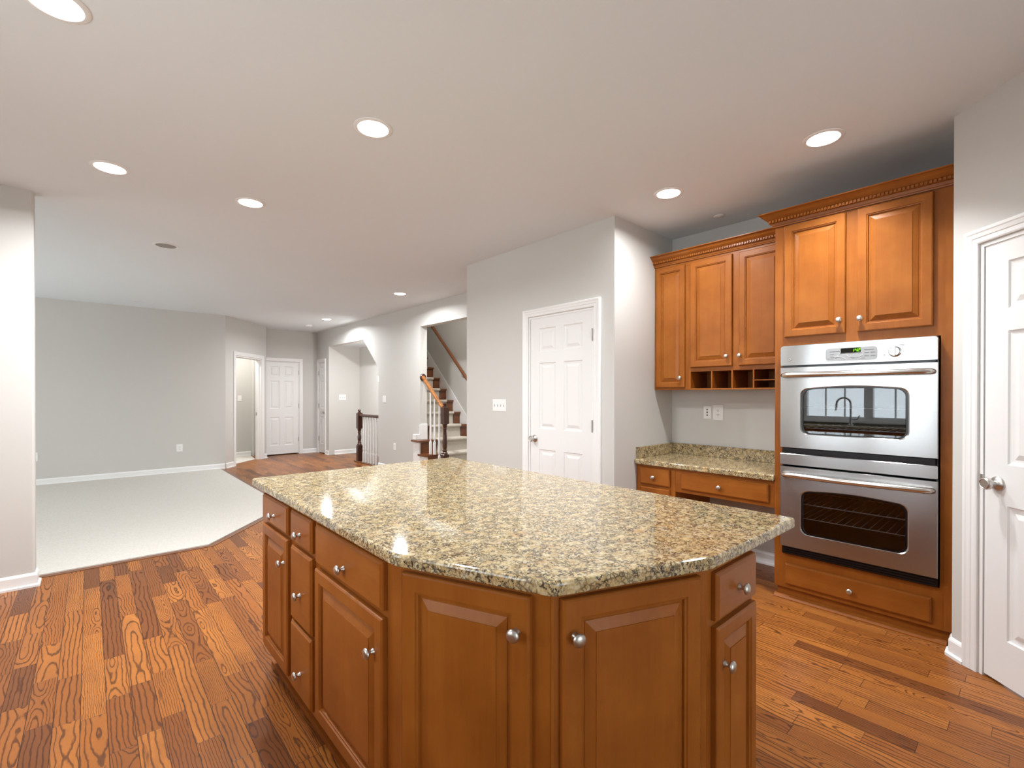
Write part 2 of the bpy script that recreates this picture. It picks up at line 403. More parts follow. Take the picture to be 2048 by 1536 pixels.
# stairwell
struct('wall_stair_right', MB().box(4.9, 5.0, 4.185, 9.6, 0, 4.5), M['wall'])
struct('wall_stair_upper', MB().box(3.9, 4.02, 4.185, 9.7, HC+.12, 4.5), M['wall'])
struct('wall_stair_end', MB().box(4.02, 5.0, 9.6, 9.7, 2.5, 4.5), M['wall'])
struct('ceiling_stairwell', MB().box(3.9, 5.0, 4.065, 9.7, 4.5, 4.6), M['ceiling'])
struct('wall_lower_stair_far', MB().box(4.02, 4.7, 10.35, 10.45, 0, 2.5), M['wall'])
struct('wall_lower_stair_side', MB().box(4.6, 4.7, 9.0, 10.35, 0, 2.5), M['wall'])
struct('ceiling_lower_stair', MB().rings([[(x, 10.45, 2.39), (x, 8.60, 2.39), (x, 7.85, 1.69), (x, 7.85, 1.715), (x, 8.595, 2.41), (x, 10.45, 2.41)] for x in (4.02, 4.6)]), M['ceiling'])
# room beyond the open doorway
struct('wall_bedroom_far', MB().box(.9, 2.62, 11.4, 11.5, 0, HC), M['wall'])
struct('wall_bedroom_left', MB().box(.9, 1.0, 9.84, 11.4, 0, HC), M['wall'])
struct('wall_bedroom_right', MB().box(2.62, 2.70, 11.2, 11.5, 0, HC), M['wall'])

struct('wall_lightblock_far', MB().box(2.70, 4.1, 11.5, 11.6, 0, HC), M['wall'])  # added unseen wall, keeps sky light from leaking under the far door
struct('wall_lightblock_side', MB().box(4.02, 4.1, 10.45, 11.5, 0, HC), M['wall'])  # added unseen wall, keeps sky light out behind the narrow door
struct('wall_lightblock_pantry', MB().box(4.065, 4.165, 2.332, 4.065, 0, HC), M['wall'])  # added unseen wall, stops sky light entering behind the pantry door
struct('wall_lightblock_right', MB().prism([(3.45, -.0), (2.6, -.95), (2.7, -1.05), (3.55, -.10)], 0, HC), M['wall'])  # added unseen wall, blocks sky light behind the right-hand door

# --- baseboards
BB = [(0, 0), (.026, 0), (.026, .014), (.018, .018), (.013, .020), (.013, .078), (.010, .086), (.006, .092), (0, .095)]
def base(name, pts): return struct(name, MB().sweep(pts, BB), M['trim'])
base('baseboard_column', [(-.284, 4.77), (-.284, 4.65), (-1.24, 4.65)])
base('baseboard_living_far', [(1.80, 9.70), (-3.58, 9.70)])
def chp(s): return (CH0.x+s*(CH1.x-CH0.x)/CHL, CH0.y+s*(CH1.y-CH0.y)/CHL)
base('baseboard_chamfer_left', [chp(.232), chp(.004)])
base('baseboard_chamfer_right', [(2.749, 10.79), chp(CHL), chp(1.30)])
base('baseboard_far', [(3.9, 11.07), (3.584, 11.07)])
base('baseboard_hall_far', [(3.9, 10.352), (3.9, 10.508)])
base('baseboard_hall_mid', [(3.9, 6.68), (3.9, 7.97)])
base('baseboard_lower_stair', [(4.6, 10.35), (4.02, 10.35)])
base('baseboard_pantry_left', [(3.085, 3.275), (3.085, 4.18)])
base('baseboard_pantry_right', [(3.965, 2.2315), (3.085, 2.232), (3.085, 2.372)])
base('baseboard_nook_back', [(3.965, 1.19), (3.965, 1.86)])
base('baseboard_right', [(W45[0]-.0845*S2, W45[1]-.0845*S2), (W45[0], W45[1]), (3.34, .29)])
base('baseboard_bedroom', [(2.61, 11.4), (1.0, 11.4)])

# --- door casings (profile: distance out from the opening, projection)
CAS = [(.006, 0), (.006, .010), (.012, .013), (.030, .013), (.034, .016), (.052, .018), (.058, .021), (.070, .021), (.074, .016), (.074, 0)]
def casing(name, p0, ang, s0, s1, h=2.047, left=True, right=True):
    m = MB(); ls = []
    path = [(s0, -1, 0., 0), (s0, -1, h, 1), (s1, 1, h, 1), (s1, 1, 0., 0)]
    for x, sx, z, up_ in path:
        ls.append([(x+sx*d, -t, z+(d if up_ else 0)) for d, t in CAS])
    if not left: ls = ls[1:]
    if not right: ls = ls[:-1]
    m.rings(ls)
    return struct(name, m, M['trim'], (p0[0], p0[1], 0), ang)
def jamb(name, p0, ang, s0, s1, h=2.047, dep=.12, j=.014):
    m = MB().box(s0, s0+j, 0, dep, 0, h).box(s1-j, s1, 0, dep, 0, h).box(s0+j, s1-j, 0, dep, h-j, h)
    m.box(s0+j, s0+j+.012, .05, .085, 0, h-j).box(s1-j-.012, s1-j, .05, .085, 0, h-j).box(s0+j+.012, s1-j-.012, .05, .085, h-j-.012, h-j)
    return struct(name, m, M['trim'], (p0[0], p0[1], 0), ang)
PAN, A90 = (3.085, 4.185), FACEX
casing('trim_1', PAN, A90, .985, 1.749); jamb('trim_2', PAN, A90, .985, 1.749, dep=.1)
casing('trim_3', W45, R(-135), .150, .898); jamb('trim_4', W45, R(-135), .150, .898, dep=.1)
casing('trim_5', (2.72, 11.07), 0, .06, .79); jamb('trim_6', (2.72, 11.07), 0, .06, .79)
HALL = (3.9, 11.07)
casing('trim_7', HALL, A90, .105, .487); jamb('trim_8', HALL, A90, .105, .487)
casing('trim_9', CH0, CHA, .308, 1.223); 
m = MB().box(.308, .324, 0, .12, 0, 2.045).box(1.207, 1.223, 0, .12, 0, 2.045).box(.324, 1.207, 0, .12, 2.029, 2.045)
m.box(1.195, 1.207, .045, .080, 0, 2.029).box(.324, .336, .045, .080, 0, 2.029).box(.336, 1.195, .045, .08, 2.017, 2.029)
tj = struct('trim_10', m, M['trim'], (CH0.x, CH0.y, 0), CHA)
obj('strike_plate', MB().box(1.2045, 1.2069, .088, .112, .90, .96), M['nickel'], tj)['label'] = 'small dark metal strike plate'

# --- six panel doors
def six_panel(name, p0, ang, s0, s1, z0=.012, h=2.03, y=.006, t=.035, narrow=False):
    W = s1-s0; m = MB()
    if narrow: cols = [(.085, W-.085)]
    else:
        st, mid = .108, .095; pw = (W-2*st-mid)/2; cols = [(st, st+pw), (W-st-pw, W-st)]
    rows = [(.215, .828), (1.015, 1.622), (1.722, 1.938)]
    xs = sorted({0, W, *[c for p in cols for c in p]}); zs = sorted({z0, z0+h-.0, *[c for p in rows for c in p]})
    def isp(xa, xb, za, zb): return any(abs(a-xa) < 1e-6 and abs(b-xb) < 1e-6 for a, b in cols) and any(abs(a-za) < 1e-6 and abs(b-zb) < 1e-6 for a, b in rows)
    for xa, xb in zip(xs, xs[1:]):
        for za, zb in zip(zs, zs[1:]):
            if isp(xa, xb, za, zb):
                L = [(0, y), (.006, y+.006), (.012, y+.0075), (.020, y+.0085), (.026, y+.0085), (.048, y+.0015), (.050, y+.001)]
                m.rings([rect(s0+xa, s0+xb, za, zb, yy, i) for i, yy in L], caps=(False, True))
            else: m.face(m.loop(rect(s0+xa, s0+xb, za, zb, y)))
    b = rect(s0, s1, z0, zs[-1], y+t); a = rect(s0, s1, z0, zs[-1], y)
    la, lb = m.loop(a), m.loop(b); m.bridge(la, lb); m.face(lb)
    return struct(name, m, M['door'], (p0[0], p0[1], 0), ang)
def door_knob(parent, x, z, y=.006):
    ros = [(.034, 0), (.034, -.004), (.032, -.008), (.020, -.014), (.015, -.016), (.0125, -.018), (.0125, -.030)]
    o = obj('knob', MB().lathe(ros, (x, y, z), 'y', 28).lathe([(.0125, -.030), (.016, -.033), (.0245, -.040), (.0280, -.048), (.0278, -.055), (.0255, -.061), (.0220, -.0645), (.0205, -.0635), (.0195, -.0620), (.002, -.0620)], (x, y, z), 'y', 28), M['nickel'], parent)
    o['label'] = 'satin nickel door knob'; return o
def hinge(parent, x, z, y=.0):
    o = obj('hinge', MB().lathe([(.006, -.05), (.0065, -.05), (.0065, .05), (.006, .05)], (x, y-.006, z), 'z', 10).box(x-.003, x+.003, y-.002, y+.02, z-.048, z+.048), M['nickel'], parent)
    o['label'] = 'satin nickel hinge'; return o
d1 = six_panel('door_1', PAN, A90, 1.002, 1.732); door_knob(d1, 1.058, .922); 
for z in (1.825, 1.07, .32): hinge(d1, 1.735, z)
d2 = six_panel('door_2', W45, R(-135), .167, .881); door_knob(d2, .232, .922)
obj('latch_plate', MB().box(.151, .1645, -.002, .004, .895, .955), M['nickel'], d2)['label'] = 'satin nickel latch plate'
d3 = six_panel('door_3', (2.72, 11.07), 0, .077, .773, z0=.022, h=2.008)
for z in (1.81, 1.07, .33): hinge(d3, .777, z)
d4 = six_panel('door_4', HALL, A90, .122, .470, z0=.018, h=2.012, narrow=True); door_knob(d4, .415, .925)
for z in (1.81, 1.07, .33): hinge(d4, .118, z)

# --- edge strip, carpet
struct('trim_11', MB().prism([(-.30, 4.815), (.806, 4.815), (1.775, 5.945), (1.775, 9.66), (1.722, 9.69), (1.722, 5.968), (.781, 4.872), (-.30, 4.872)], 0.0, .004), M['oak_mid'])
c = obj('carpet', MB().prism([(-3.58, 4.873), (.780, 4.873), (1.721, 5.969), (1.721, 9.672), (-3.58, 9.672)], .0005, .012), M['carpet'])
tag(c, 'cream wall-to-wall carpet of the living room with an angled corner beside the oak floor', 'carpet', kind='stuff')
c = obj('carpet', MB().prism([(1.02, 9.9), (chp(.34)[0]-.10, chp(.34)[1]+.09), (chp(1.19)[0]-.09, chp(1.19)[1]+.08), (2.60, 11.37), (1.02, 11.37)], .0005, .010), M['carpet'])
tag(c, 'white carpet seen through the open doorway', 'carpet', kind='stuff')

# --- windows behind the camera, where the daylight comes from
def window(name, p0, ang, s0, s1, z0, z1, bays, rows, cols, t=.12):
    fr = MB().box(s0, s0+.05, .02, t-.02, z0, z1).box(s1-.05, s1, .02, t-.02, z0, z1).box(s0+.05, s1-.05, .02, t-.02, z1-.05, z1).box(s0+.05, s1-.05, .02, t-.02, z0, z0+.05)
    fr.box(s0-.08, s0, -.018, 0, z0, z1+.08).box(s1, s1+.08, -.018, 0, z0, z1+.08).box(s0, s1, -.018, 0, z1, z1+.08).box(s0-.09, s1+.09, -.045, .0, z0-.03, z0)
    bw = (s1-s0-.1)/bays
    o = struct(name, fr, M['trim'], (p0[0], p0[1], 0), ang)
    for b in range(bays):
        a = s0+.05+b*bw
        if b: obj('mullion', MB().box(a-.05, a+.05, -.005, t-.03, z0+.05, z1-.05), M['trim'], o)
        g = MB(); x0, x1 = a+(.05 if b else 0), a+bw-(.05 if b < bays-1 else 0)
        for i in range(1, cols): g.box(x0+(x1-x0)*i/cols-.009, x0+(x1-x0)*i/cols+.009, .05, .07, z0+.05, z1-.05)
        zz = z0+.05; hh = z1-z0-.1
        for j in range(1, rows):
            k = .022 if j*2 == rows else .009
            g.box(x0, x1, .048, .072, zz+hh*j/rows-k, zz+hh*j/rows+k)
        obj('muntin_grid', g, M['trim'], o)
        obj('pane', MB().box(x0, x1, .058, .062, z0+.05, z1-.05), M['pane'], o)
    return o
window('window_1', (-1.25, -3.2), PI/2, 3.95, 5.55, .965, 2.30, 2, 3, 3)
window('window_2', (e45[0], -3.2), PI, .42, 2.52, .25, 2.35, 2, 4, 3)
window('window_3', (-3.6, 4.77), PI/2, 1.2, 4.2, .55, 2.3, 3, 4, 2)

# ================================================================== KITCHEN ISLAND
def carcass(parent, poly, z0, z1, mat=None, name='carcass'):
    return obj(name, MB().prism(poly, z0, z1), mat or M['wood_v'], parent)
IX, ZB, ZT = .632, .112, .8815
def left_unit(y1, y0, label, zlist):
    """island unit on the -x face between y0 and y1 (y1 is the far end)"""
    t = thing('island_cabinet', label, 'cabinet', (IX, y1, 0), FACEX, 'kitchen island cabinets')
    W = y1-y0-.0008
    obj('carcass', MB().box(0, W, 0, .897, ZB, ZT), M['wood_v'], t)
    obj('toe_kick', MB().box(0, W, .055, .897, .0, ZB-.0004).box(0, W, .034, .0548, .0, .022), M['wood_h'], t)
    for kind, ya, yb, za, zb, kx, kz in zlist:
        x0, x1 = y1-ya, y1-yb
        if kind == 'door':
            d = obj('door', raised_door(x0, x1, za, zb, -.0005), M['wood_v'], t)
        else:
            d = obj('drawer', drawer_front(x0, x1, za, zb, -.0005), M['wood_h'], t)
        knob(d, y1-kx, kz, -.0205)
    return t
left_unit(2.520, 2.0695, 'narrow island cabinet at the far left end with one drawer over one door',
          [('drawer', 2.462, 2.090, .742, .862, 2.372-.10, .790), ('door', 2.462, 2.092, .152, .722, 2.135, .617)])
left_unit(2.069, 1.7855, 'island cabinet of three stacked drawers between two door cabinets',
          [('drawer', 2.046, 1.806, .736, .860, 1.926, .782), ('drawer', 2.046, 1.808, .424, .716, 1.926, .545), ('drawer', 2.046, 1.810, .140, .410, 1.926, .236)])
left_unit(1.785, 1.1535, 'wide island cabinet with one broad drawer over a raised panel door, nearest camera on left',
          [('drawer', 1.763, 1.237, .718, .858, 1.50, .768), ('door', 1.768, 1.237, .152, .696, 1.285, .588)])
AP = [(IX, 1.153), (.8013, .7525), (1.2276, .590), (1.2276, 1.153)]
t = thing('island_corner_cabinet', 'angled island corner cabinet with two large raised panel doors meeting at the front', 'cabinet', (IX, 1.153, 0), 0, 'kitchen island cabinets')
sh = lambda P: [(x-IX, y-1.153) for x, y in P]
carcass(t, sh(AP), ZB, ZT)
obj('toe_kick', MB().prism(sh([(IX+.055, 1.153), (.844, .799), (1.2276, .653), (1.2276, 1.153)]), 0, ZB-.0004), M['wood_h'], t)
obj('corner_bead', MB().box(-.003, .003, -.0015, .004, ZB, ZT), M['wood_v'], t, (.8013-IX, .7525-1.153, 0), R(-44))
aFL, aFR = math.atan2(-.4005, .1693), math.atan2(-.1625, .4263)
d = obj('door', raised_door(.012, .384, .135, .858, -.0005, fwid=.058), M['wood_v'], t, (0, 0, 0), aFL); knob(d, .352, .772, -.0205)
d = obj('door', raised_door(.0185, .422, .135, .858, -.0005, fwid=.058), M['wood_v'], t, (.8013-IX, .7525-1.153, 0), aFR); knob(d, .048, .772, -.0205)
t = thing('island_cabinet', 'small island cabinet at the right front corner with one short drawer over a narrow door', 'cabinet', (1.2284, .590, 0), 0, 'kitchen island cabinets')
obj('carcass', MB().box(0, .30, 0, .563, ZB, ZT), M['wood_v'], t)
obj('toe_kick', MB().box(0, .30, .055, .563, 0, ZB-.0004), M['wood_h'], t)
d = obj('drawer', drawer_front(.024, .285, .722, .852, -.0005), M['wood_h'], t); knob(d, .155, .783, -.0205)
d = obj('door', raised_door(.024, .285, .135, .704, -.0005, fwid=.05), M['wood_v'], t); knob(d, .062, .598, -.0205)

def offset_poly(P, d):
    n = len(P); out = []
    for i in range(n):
        a, b, c_ = Vector(P[i-1]), Vector(P[i]), Vector(P[(i+1) % n])
        d0, d1 = (b-a).normalized(), (c_-b).normalized(); n0, n1 = Vector((-d0.y, d0.x)), Vector((-d1.y, d1.x))
        m = n0+n1; m = m/m.dot(n0); out.append((b.x+m.x*d, b.y+m.y*d))
    return out
def round_poly(P, rad, k=5):
    n = len(P); out = []
    for i in range(n):
        a, b, c_ = Vector(P[i-1]), Vector(P[i]), Vector(P[(i+1) % n]); r = rad[i] if isinstance(rad, list) else rad
        d0, d1 = (a-b).normalized(), (c_-b).normalized(); ang = d0.angle(d1); tl = r/math.tan(ang/2)
        p, q = b+d0*tl, b+d1*tl
        for j in range(k+1):
            s_ = j/k; out.append(tuple(p*(1-s_)**2 + b*2*s_*(1-s_) + q*s_**2))
    return out
def slab(poly, z0, z1):          # counter-clockwise plan, eased edges
    L = []
    for i, z in [(.004, z0), (.001, z0+.002), (0, z0+.006), (0, z1-.008), (.0015, z1-.004), (.004, z1-.0015), (.008, z1)]:
        L.append([(x, y, z) for x, y in offset_poly(poly, i)])
    return MB().rings(L)
CT = [(.600, 2.612), (.592, 1.130), (.765, .715), (1.190, .556), (1.785, .548), (1.797, 2.606)]
ct = obj('island_countertop', slab(round_poly(CT, [.012, .10, .035, .10, .012, .02]), .882, .915), M['granite'])
tag(ct, 'polished gold speckled granite slab with clipped front corner on the kitchen island', 'countertop')

# ================================================================== TALL OVEN CABINET
TX, TY0, TY1 = 3.38, .2985, 1.163      # front plane, right end, left end
t = thing('oven_cabinet', 'tall cognac cabinet housing the double oven, with two upper doors and a bottom drawer', 'cabinet', (TX, TY1, 0), FACEX)
TW = TY1-TY0; OX0, OX1 = .046, .816    # oven cut-out in local x
ZO0, ZO1 = .298, 1.648
cc = MB().box(0, OX0, 0, .578, .075, 2.429).box(OX1, TW, 0, .578, .075, 2.429).box(OX0, OX1, 0, .578, ZO1, 2.429).box(OX0, OX1, 0, .578, .075, ZO0)
obj('carcass', cc, M['wood_v'], t)
obj('filler_strip', MB().box(TW-.032, TW-.001, -.004, -.0003, .078, 2.40), M['wood_v'], t)
obj('toe_kick', MB().box(.012, TW, .0235, .57, 0, .0745), M['wood_h'], t)
obj('shoe_molding', MB().sweep([(.0, .023), (.845, .023)][::-1], [(0, 0), (.034, 0), (.034, .006), (.027, .018), (.013, .026), (0, .028)]), M['wood_h'], t)
d = obj('door', raised_door(.059, .392, 1.702, 2.422, -.0005, fwid=.056), M['wood_v'], t); knob(d, .364, 1.780, -.0205)
d = obj('door', raised_door(.451, .785, 1.702, 2.422, -.0005, fwid=.056), M['wood_v'], t); knob(d, .467, 1.777, -.0205)
d = obj('drawer', drawer_front(.069, .784, .103, .238, -.0005), M['wood_h'], t); knob(d, .4215, .167, -.0205)
CROWN = [(0, 0), (.010, .002), (.012, .012), (.016, .014), (.020, .032), (.020, .034), (.030, .036), (.030, .058), (.034, .060), (.040, .066), (.052, .078), (.060, .092), (.068, .100), (.076, .102), (.080, .106), (.080, .112), (0, .112)]
CROWN = [(o, h*.78) for o, h in CROWN]
def crown_pts(m, x0, x1, z, left_ret, depth, y=0.):
    pts = []
    if left_ret: pts += [(x0, y+depth)]
    pts += [(x0, y), (x1, y)]
    return m.sweep(pts[::-1], [(o, z+h) for o, h in CROWN])
def dentils(m, x0, x1, z, y=0.):
    n = int((x1-x0)/.0185); s_ = (x1-x0)/n
    for i in range(n):
        a = x0+i*s_+.003; m.box(a, a+s_*.62, y-.0385, y-.0295, z+.0290, z+.0440)
    return m
cr = obj('crown_molding', crown_pts(MB(), -.001, TW+.003, 2.430, True, .205), M['wood_h'], t)
dt = obj('dentil_band', dentils(MB(), -.03, TW-.004, 2.430), M['wood_h'], cr)

# ---- double wall oven
ov = thing('double_wall_oven', 'stainless steel double wall oven built into the tall cabinet', 'oven', (TX, 1.117, .300), FACEX)
OW = .766; YF = -.045
def O(name, mb, mat, parent=None, extra=()): return obj(name, mb, mat, parent or ov, extra=extra)
def rr_poly(x0, x1, z0, z1, r, arch=0., k=6):
    pts = []
    for cx, cz, a0 in ((x1-r, z0+r, -90), (x1-r, z1-r, 0), (x0+r, z1-r, 90), (x0+r, z0+r, 180)):
        for i in range(k+1):
            a = R(a0+90*i/k); pts.append((cx+r*math.cos(a), cz+r*math.sin(a)))
        if a0 == 0 and arch:
            for i in range(1, 10):
                f = i/10; x = (x1-r)*(1-f)+(x0+r)*f; pts.append((x, z1+arch*math.sin(PI*f)))
    return pts
def star(poly, c, angs):
    out = []
    for a in angs:
        d = Vector((math.cos(a), math.sin(a))); best = None; n = len(poly)
        for i in range(n):
            p, q = Vector(poly[i])-c, Vector(poly[(i+1) % n])-c; e = q-p; den = d.x*e.y-d.y*e.x
            if abs(den) < 1e-12: continue
            tt = (p.x*e.y-p.y*e.x)/den; uu = (p.x*d.y-p.y*d.x)/den
            if tt > 0 and -1e-6 <= uu <= 1+1e-6 and (best is None or tt < best): best = tt
        out.append((c.x+d.x*best, c.y+d.y*best))
    return out
def oven_door(z0, z1, wz0, wz1, wx0=.122, wx1=.642, arch=.013):
    c_ = Vector(((wx0+wx1)/2, (wz0+wz1)/2)); outer = [(0, z0), (OW, z0), (OW, z1), (0, z1)]; inner = rr_poly(wx0, wx1, wz0, wz1, .045, arch)
    angs = sorted({round(math.atan2(p[1]-c_.y, p[0]-c_.x), 6) for p in inner+outer} | {round(-PI+2*PI*i/48, 6) for i in range(48)})
    ou, inn = star(outer, c_, angs), star(inner, c_, angs)
    def lp(P, y, s_=0.): return [(x+(c_.x-x)*s_, y, z+(c_.y-z)*s_) for x, z in P]
    m = MB(); m.rings([lp(ou, 0), lp(ou, YF+.004), lp(ou, YF, .008), lp(inn, YF, -.025), lp(inn, YF+.0035, 0), lp(inn, YF+.014, .0)], caps=(False, False))
    # back rim behind the glass
    d = O('door', m, M['steel'])
    O('window', MB().rings([lp(inn, YF+.0095), lp(inn, YF+.0125)]), M['oven_glass'], d)
    O('window_frame', MB().rings([lp(inn, YF+.006, .0), lp(inn, YF+.006, .035), lp(inn, YF+.0092, .045), lp(inn, YF+.0092, .0)], caps=(False, False)), M['black'], d)
    return d
def handle(d, z):
    pts = [(.022, YF+.002, z), (.024, YF-.016, z), (.034, YF-.030, z)]
    for i in range(13):
        f = i/12; pts.append((.06+f*(OW-.12), YF-.036-.018*math.sin(PI*f), z))
    pts += [(OW-.034, YF-.030, z), (OW-.024, YF-.016, z), (OW-.022, YF+.002, z)]
    m = MB().tube(pts, [.013, .015, .0165]+[.0165]*13+[.0165, .015, .013], 14)
    O('handle', m, M['steel_bar'], d)['label'] = 'bowed satin steel handle bar'
# dark body with two open cavities
def cavity(z0, z1):
    m = MB(); x0, x1, y0, y1 = .07, OW-.07, -.030, .46; tk = .004
    m.box(x0, x1, y1-tk, y1, z0, z1).box(x0, x0+tk, y0, y1-tk, z0, z1).box(x1-tk, x1, y0, y1-tk, z0, z1).box(x0+tk, x1-tk, y0, y1-tk, z0, z0+tk).box(x0+tk, x1-tk, y0, y1-tk, z1-tk, z1)
    return O('cavity', m, M['black'])
def racks(cv, zs):
    for z in zs:
        m = MB(); m.tube([(.085, .0, z), (OW-.085, .0, z)], .0028, 6).tube([(.085, .42, z), (OW-.085, .42, z)], .0028, 6)
        for i in range(15):
            x = .10+i*(OW-.2)/14; m.tube([(x, -.006, z+.004), (x, .42, z+.004)], .0022, 6)
        O('rack', m, M['rack'], cv)['label'] = 'steel wire oven rack'
O('trim_frame', MB().box(.003, .010, -.012, .50, .303, 1.642).box(OW-.010, OW-.003, -.012, .50, .303, 1.642).box(.010, OW-.010, .49, .50, .303, 1.642), M['black'])
u_ = oven_door(.992, 1.506, 1.084, 1.369); handle(u_, 1.456)
racks(cavity(1.03, 1.46), (1.12, 1.25))
l_ = oven_door(.357, .873, .453, .727); handle(l_, .823)
racks(cavity(.40, .83), (.545, .635))
O('vent_panel', MB().bbox(.001, OW-.001, YF, -.004, .883, .954, .003), M['steel'])
O('upper_vent', MB().box(.012, OW-.012, -.034, -.004, .956, .988), M['black'])
lv = MB().box(.010, OW-.010, -.020, -.004, .303, .354)
for i in range(3): lv.box(.014, OW-.014, -.030, -.0205, .310+i*.014, .316+i*.014)
O('lower_vent', lv, M['black'])
cpz0, cpz1 = 1.516, 1.6445
pp = [(.001, cpz0), (OW-.001, cpz0), (OW-.001, cpz1-.014), (OW-.005, cpz1-.004), (OW-.014, cpz1), (.014, cpz1), (.005, cpz1-.004), (.001, cpz1-.014)]
mk = MB()
for i in range(9):
    a = R(-60+i*30); x, z = .585+.037*math.cos(a), 1.571+.035*math.sin(a); mk.box(x-.003, x+.003, YF-.0006, YF-.0001, z-.001, z+.001)
mk.box(.605, .628, YF-.0006, YF-.0001, 1.606, 1.6085).box(.608, .626, YF-.0006, YF-.0001, 1.599, 1.601).lathe([(.003, -.0001), (.003, -.0008)], (.538, YF, 1.555), 'y', 12)
cpn = O('control_panel', MB().rings([[(x, -.004, z) for x, z in pp], [(x, YF+.004, z) for x, z in pp], [(x+(.383-x)*.006, YF, z+(1.58-z)*.03) for x, z in pp]]), M['steel'], extra=[(mk, M['key_mark'])])
O('gap_strip', MB().box(.012, OW-.012, -.030, -.004, 1.507, 1.515), M['black'])
kp = rr_poly(.254, .506, 1.532, 1.609, .018)
m = MB()
for x, z, wd in ((.275, 1.588, .05), (.277, 1.572, .02), (.277, 1.556, .018), (.262, 1.545, .012), (.28, 1.545, .012), (.298, 1.545, .012), (.445, 1.59, .045), (.447, 1.574, .02), (.476, 1.574, .02), (.447, 1.555, .02), (.476, 1.555, .02), (.43, 1.542, .02), (.385, 1.545, .015), (.33, 1.575, .025), (.372, 1.575, .03)):
    m.box(x, x+wd, YF-.0026, YF-.0022, z, z+.0028)
km = m
arc = MB()
for cx, cz, rx, rz, a0, a1 in ((.285, 1.585, .045, .03, -80, 60), (.40, 1.572, .04, .022, 190, 350), (.47, 1.61, .05, .045, 180, 235), (.33, 1.548, .03, .014, 90, 250), (.29, 1.53, .07, .03, 0, 80)):
    q = [(cx+rx*math.cos(R(a0+(a1-a0)*i/10)), YF-.0024, cz+rz*math.sin(R(a0+(a1-a0)*i/10))) for i in range(11)]
    q = [p for p in q if .258 < p[0] < .502 and 1.535 < p[2] < 1.606]
    if len(q) > 2: arc.tube(q, .0012, 5)
O('keypad', MB().rings([[(x, YF-.0002, z) for x, z in kp], [(x, YF-.002, z) for x, z in kp]]), M['panel_grey'], cpn, extra=[(km, M['key_mark']), (arc, M['panel_line'])])
dp = rr_poly(.331, .429, 1.579, 1.606, .004)
O('clock_display', MB().rings([[(x, YF-.0022, z) for x, z in dp], [(x, YF-.0035, z) for x, z in dp]]), M['black_gloss'], cpn)
SEG = {'1': 'bc', '4': 'fgbc', '2': 'abged'}
dg = MB()
def digit(ch, x, z, wd=.0085, h=.017, tk=.0021, sl=.16):
    S_ = {'a': (0, h, wd, h), 'b': (wd, h/2, wd, h), 'c': (wd, 0, wd, h/2), 'd': (0, 0, wd, 0), 'e': (0, 0, 0, h/2), 'f': (0, h/2, 0, h), 'g': (0, h/2, wd, h/2)}
    for k in SEG[ch]:
        x0, z0, x1, z1 = S_[k]; x0 += z0*sl; x1 += z1*sl
        d_ = Vector((x1-x0, z1-z0)); d_.normalize(); nx, nz = -d_.y*tk/2, d_.x*tk/2
        P = [(x+x0+nx, z+z0+nz), (x+x0-nx, z+z0-nz), (x+x1-nx, z+z1-nz), (x+x1+nx, z+z1+nz)]
        dg.rings([[(a, YF-.0037, b) for a, b in P], [(a, YF-.0045, b) for a, b in P]])
digit('1', .386, 1.584); digit('4', .402, 1.584); digit('2', .4155, 1.584)
for zz in (1.589, 1.596): dg.box(.3985, .4003, YF-.0045, YF-.0037, zz, zz+.0016)
O('clock_digits', dg, M['digits'], cpn)['label'] = 'glowing green clock digits 1:42'
dl = MB().lathe([(.029, 0), (.029, -.004), (.025, -.006), (.0235, -.024), (.022, -.026), (.002, -.026)], (.585, YF, 1.571), 'y', 28)
dl.bbox(.5795, .5905, YF-.036, YF-.024, 1.545, 1.597, .003)
O('dial', dl, M['chrome'], cpn)['label'] = 'polished oven selector dial'
lg = MB().lathe([(.011, -.0001), (.011, -.0018), (.0095, -.0026), (.0090, -.0016), (.001, -.0016)], (.056, YF, 1.556), 'y', 24)
O('badge', lg, M['chrome'], cpn)
sw_ = MB()
for pts in ([(-.005, .003), (-.002, .005), (-.0045, .0005), (-.005, -.003), (-.0015, -.002), (-.001, .001), (-.003, 0)], [(.004, .004), (.0015, .003), (.003, .0008), (.001, -.002), (.003, -.0042), (.0055, -.002)]):
    sw_.tube([(.056+a, YF-.0021, 1.556+b) for a, b in pts], .0009, 5)
O('badge_monogram', sw_, M['key_mark'], cpn)

# ================================================================== UPPER CABINETS OVER THE DESK
UX = 3.67
t = thing('hanging_cabinet', 'narrow full height wall cabinet in the corner left of the pigeonholes', 'cabinet', (UX, 2.2315, 1.370), FACEX)
obj('carcass', MB().box(0, .3155, 0, .294, 1.370, 2.424), M['wood_v'], t)
d = obj('door', raised_door(.021, .285, 1.389, 2.405, -.0005, fwid=.05), M['wood_v'], t); knob(d, .252, 1.468, -.0205)
t = thing('hanging_cabinet', 'double door wall cabinet with a row of open pigeonholes under it', 'cabinet', (UX, 1.915, 1.370), FACEX)
obj('carcass', MB().box(0, .750, 0, .294, 1.526, 2.424), M['wood_v'], t)
d = obj('door', raised_door(.017, .352, 1.551, 2.406, -.0005, fwid=.056), M['wood_v'], t); knob(d, .317, 1.627, -.0205)
d = obj('door', raised_door(.404, .736, 1.551, 2.406, -.0005, fwid=.056), M['wood_v'], t); knob(d, .416, 1.627, -.0205)
pg = MB().box(0, .014, -.001, .29, 1.3705, 1.5255).box(.736, .750, -.001, .29, 1.3705, 1.5255).box(.014, .736, -.001, .29, 1.3705, 1.382).box(.014, .736, .284, .29, 1.382, 1.5255)
pg.box(.014, .736, .0, .284, 1.518, 1.5255)
for x in (.189, .348, .505): pg.box(x-.005, x+.005, .0, .284, 1.382, 1.518)
pg.box(.510, .736, .003, .284, 1.436, 1.443)
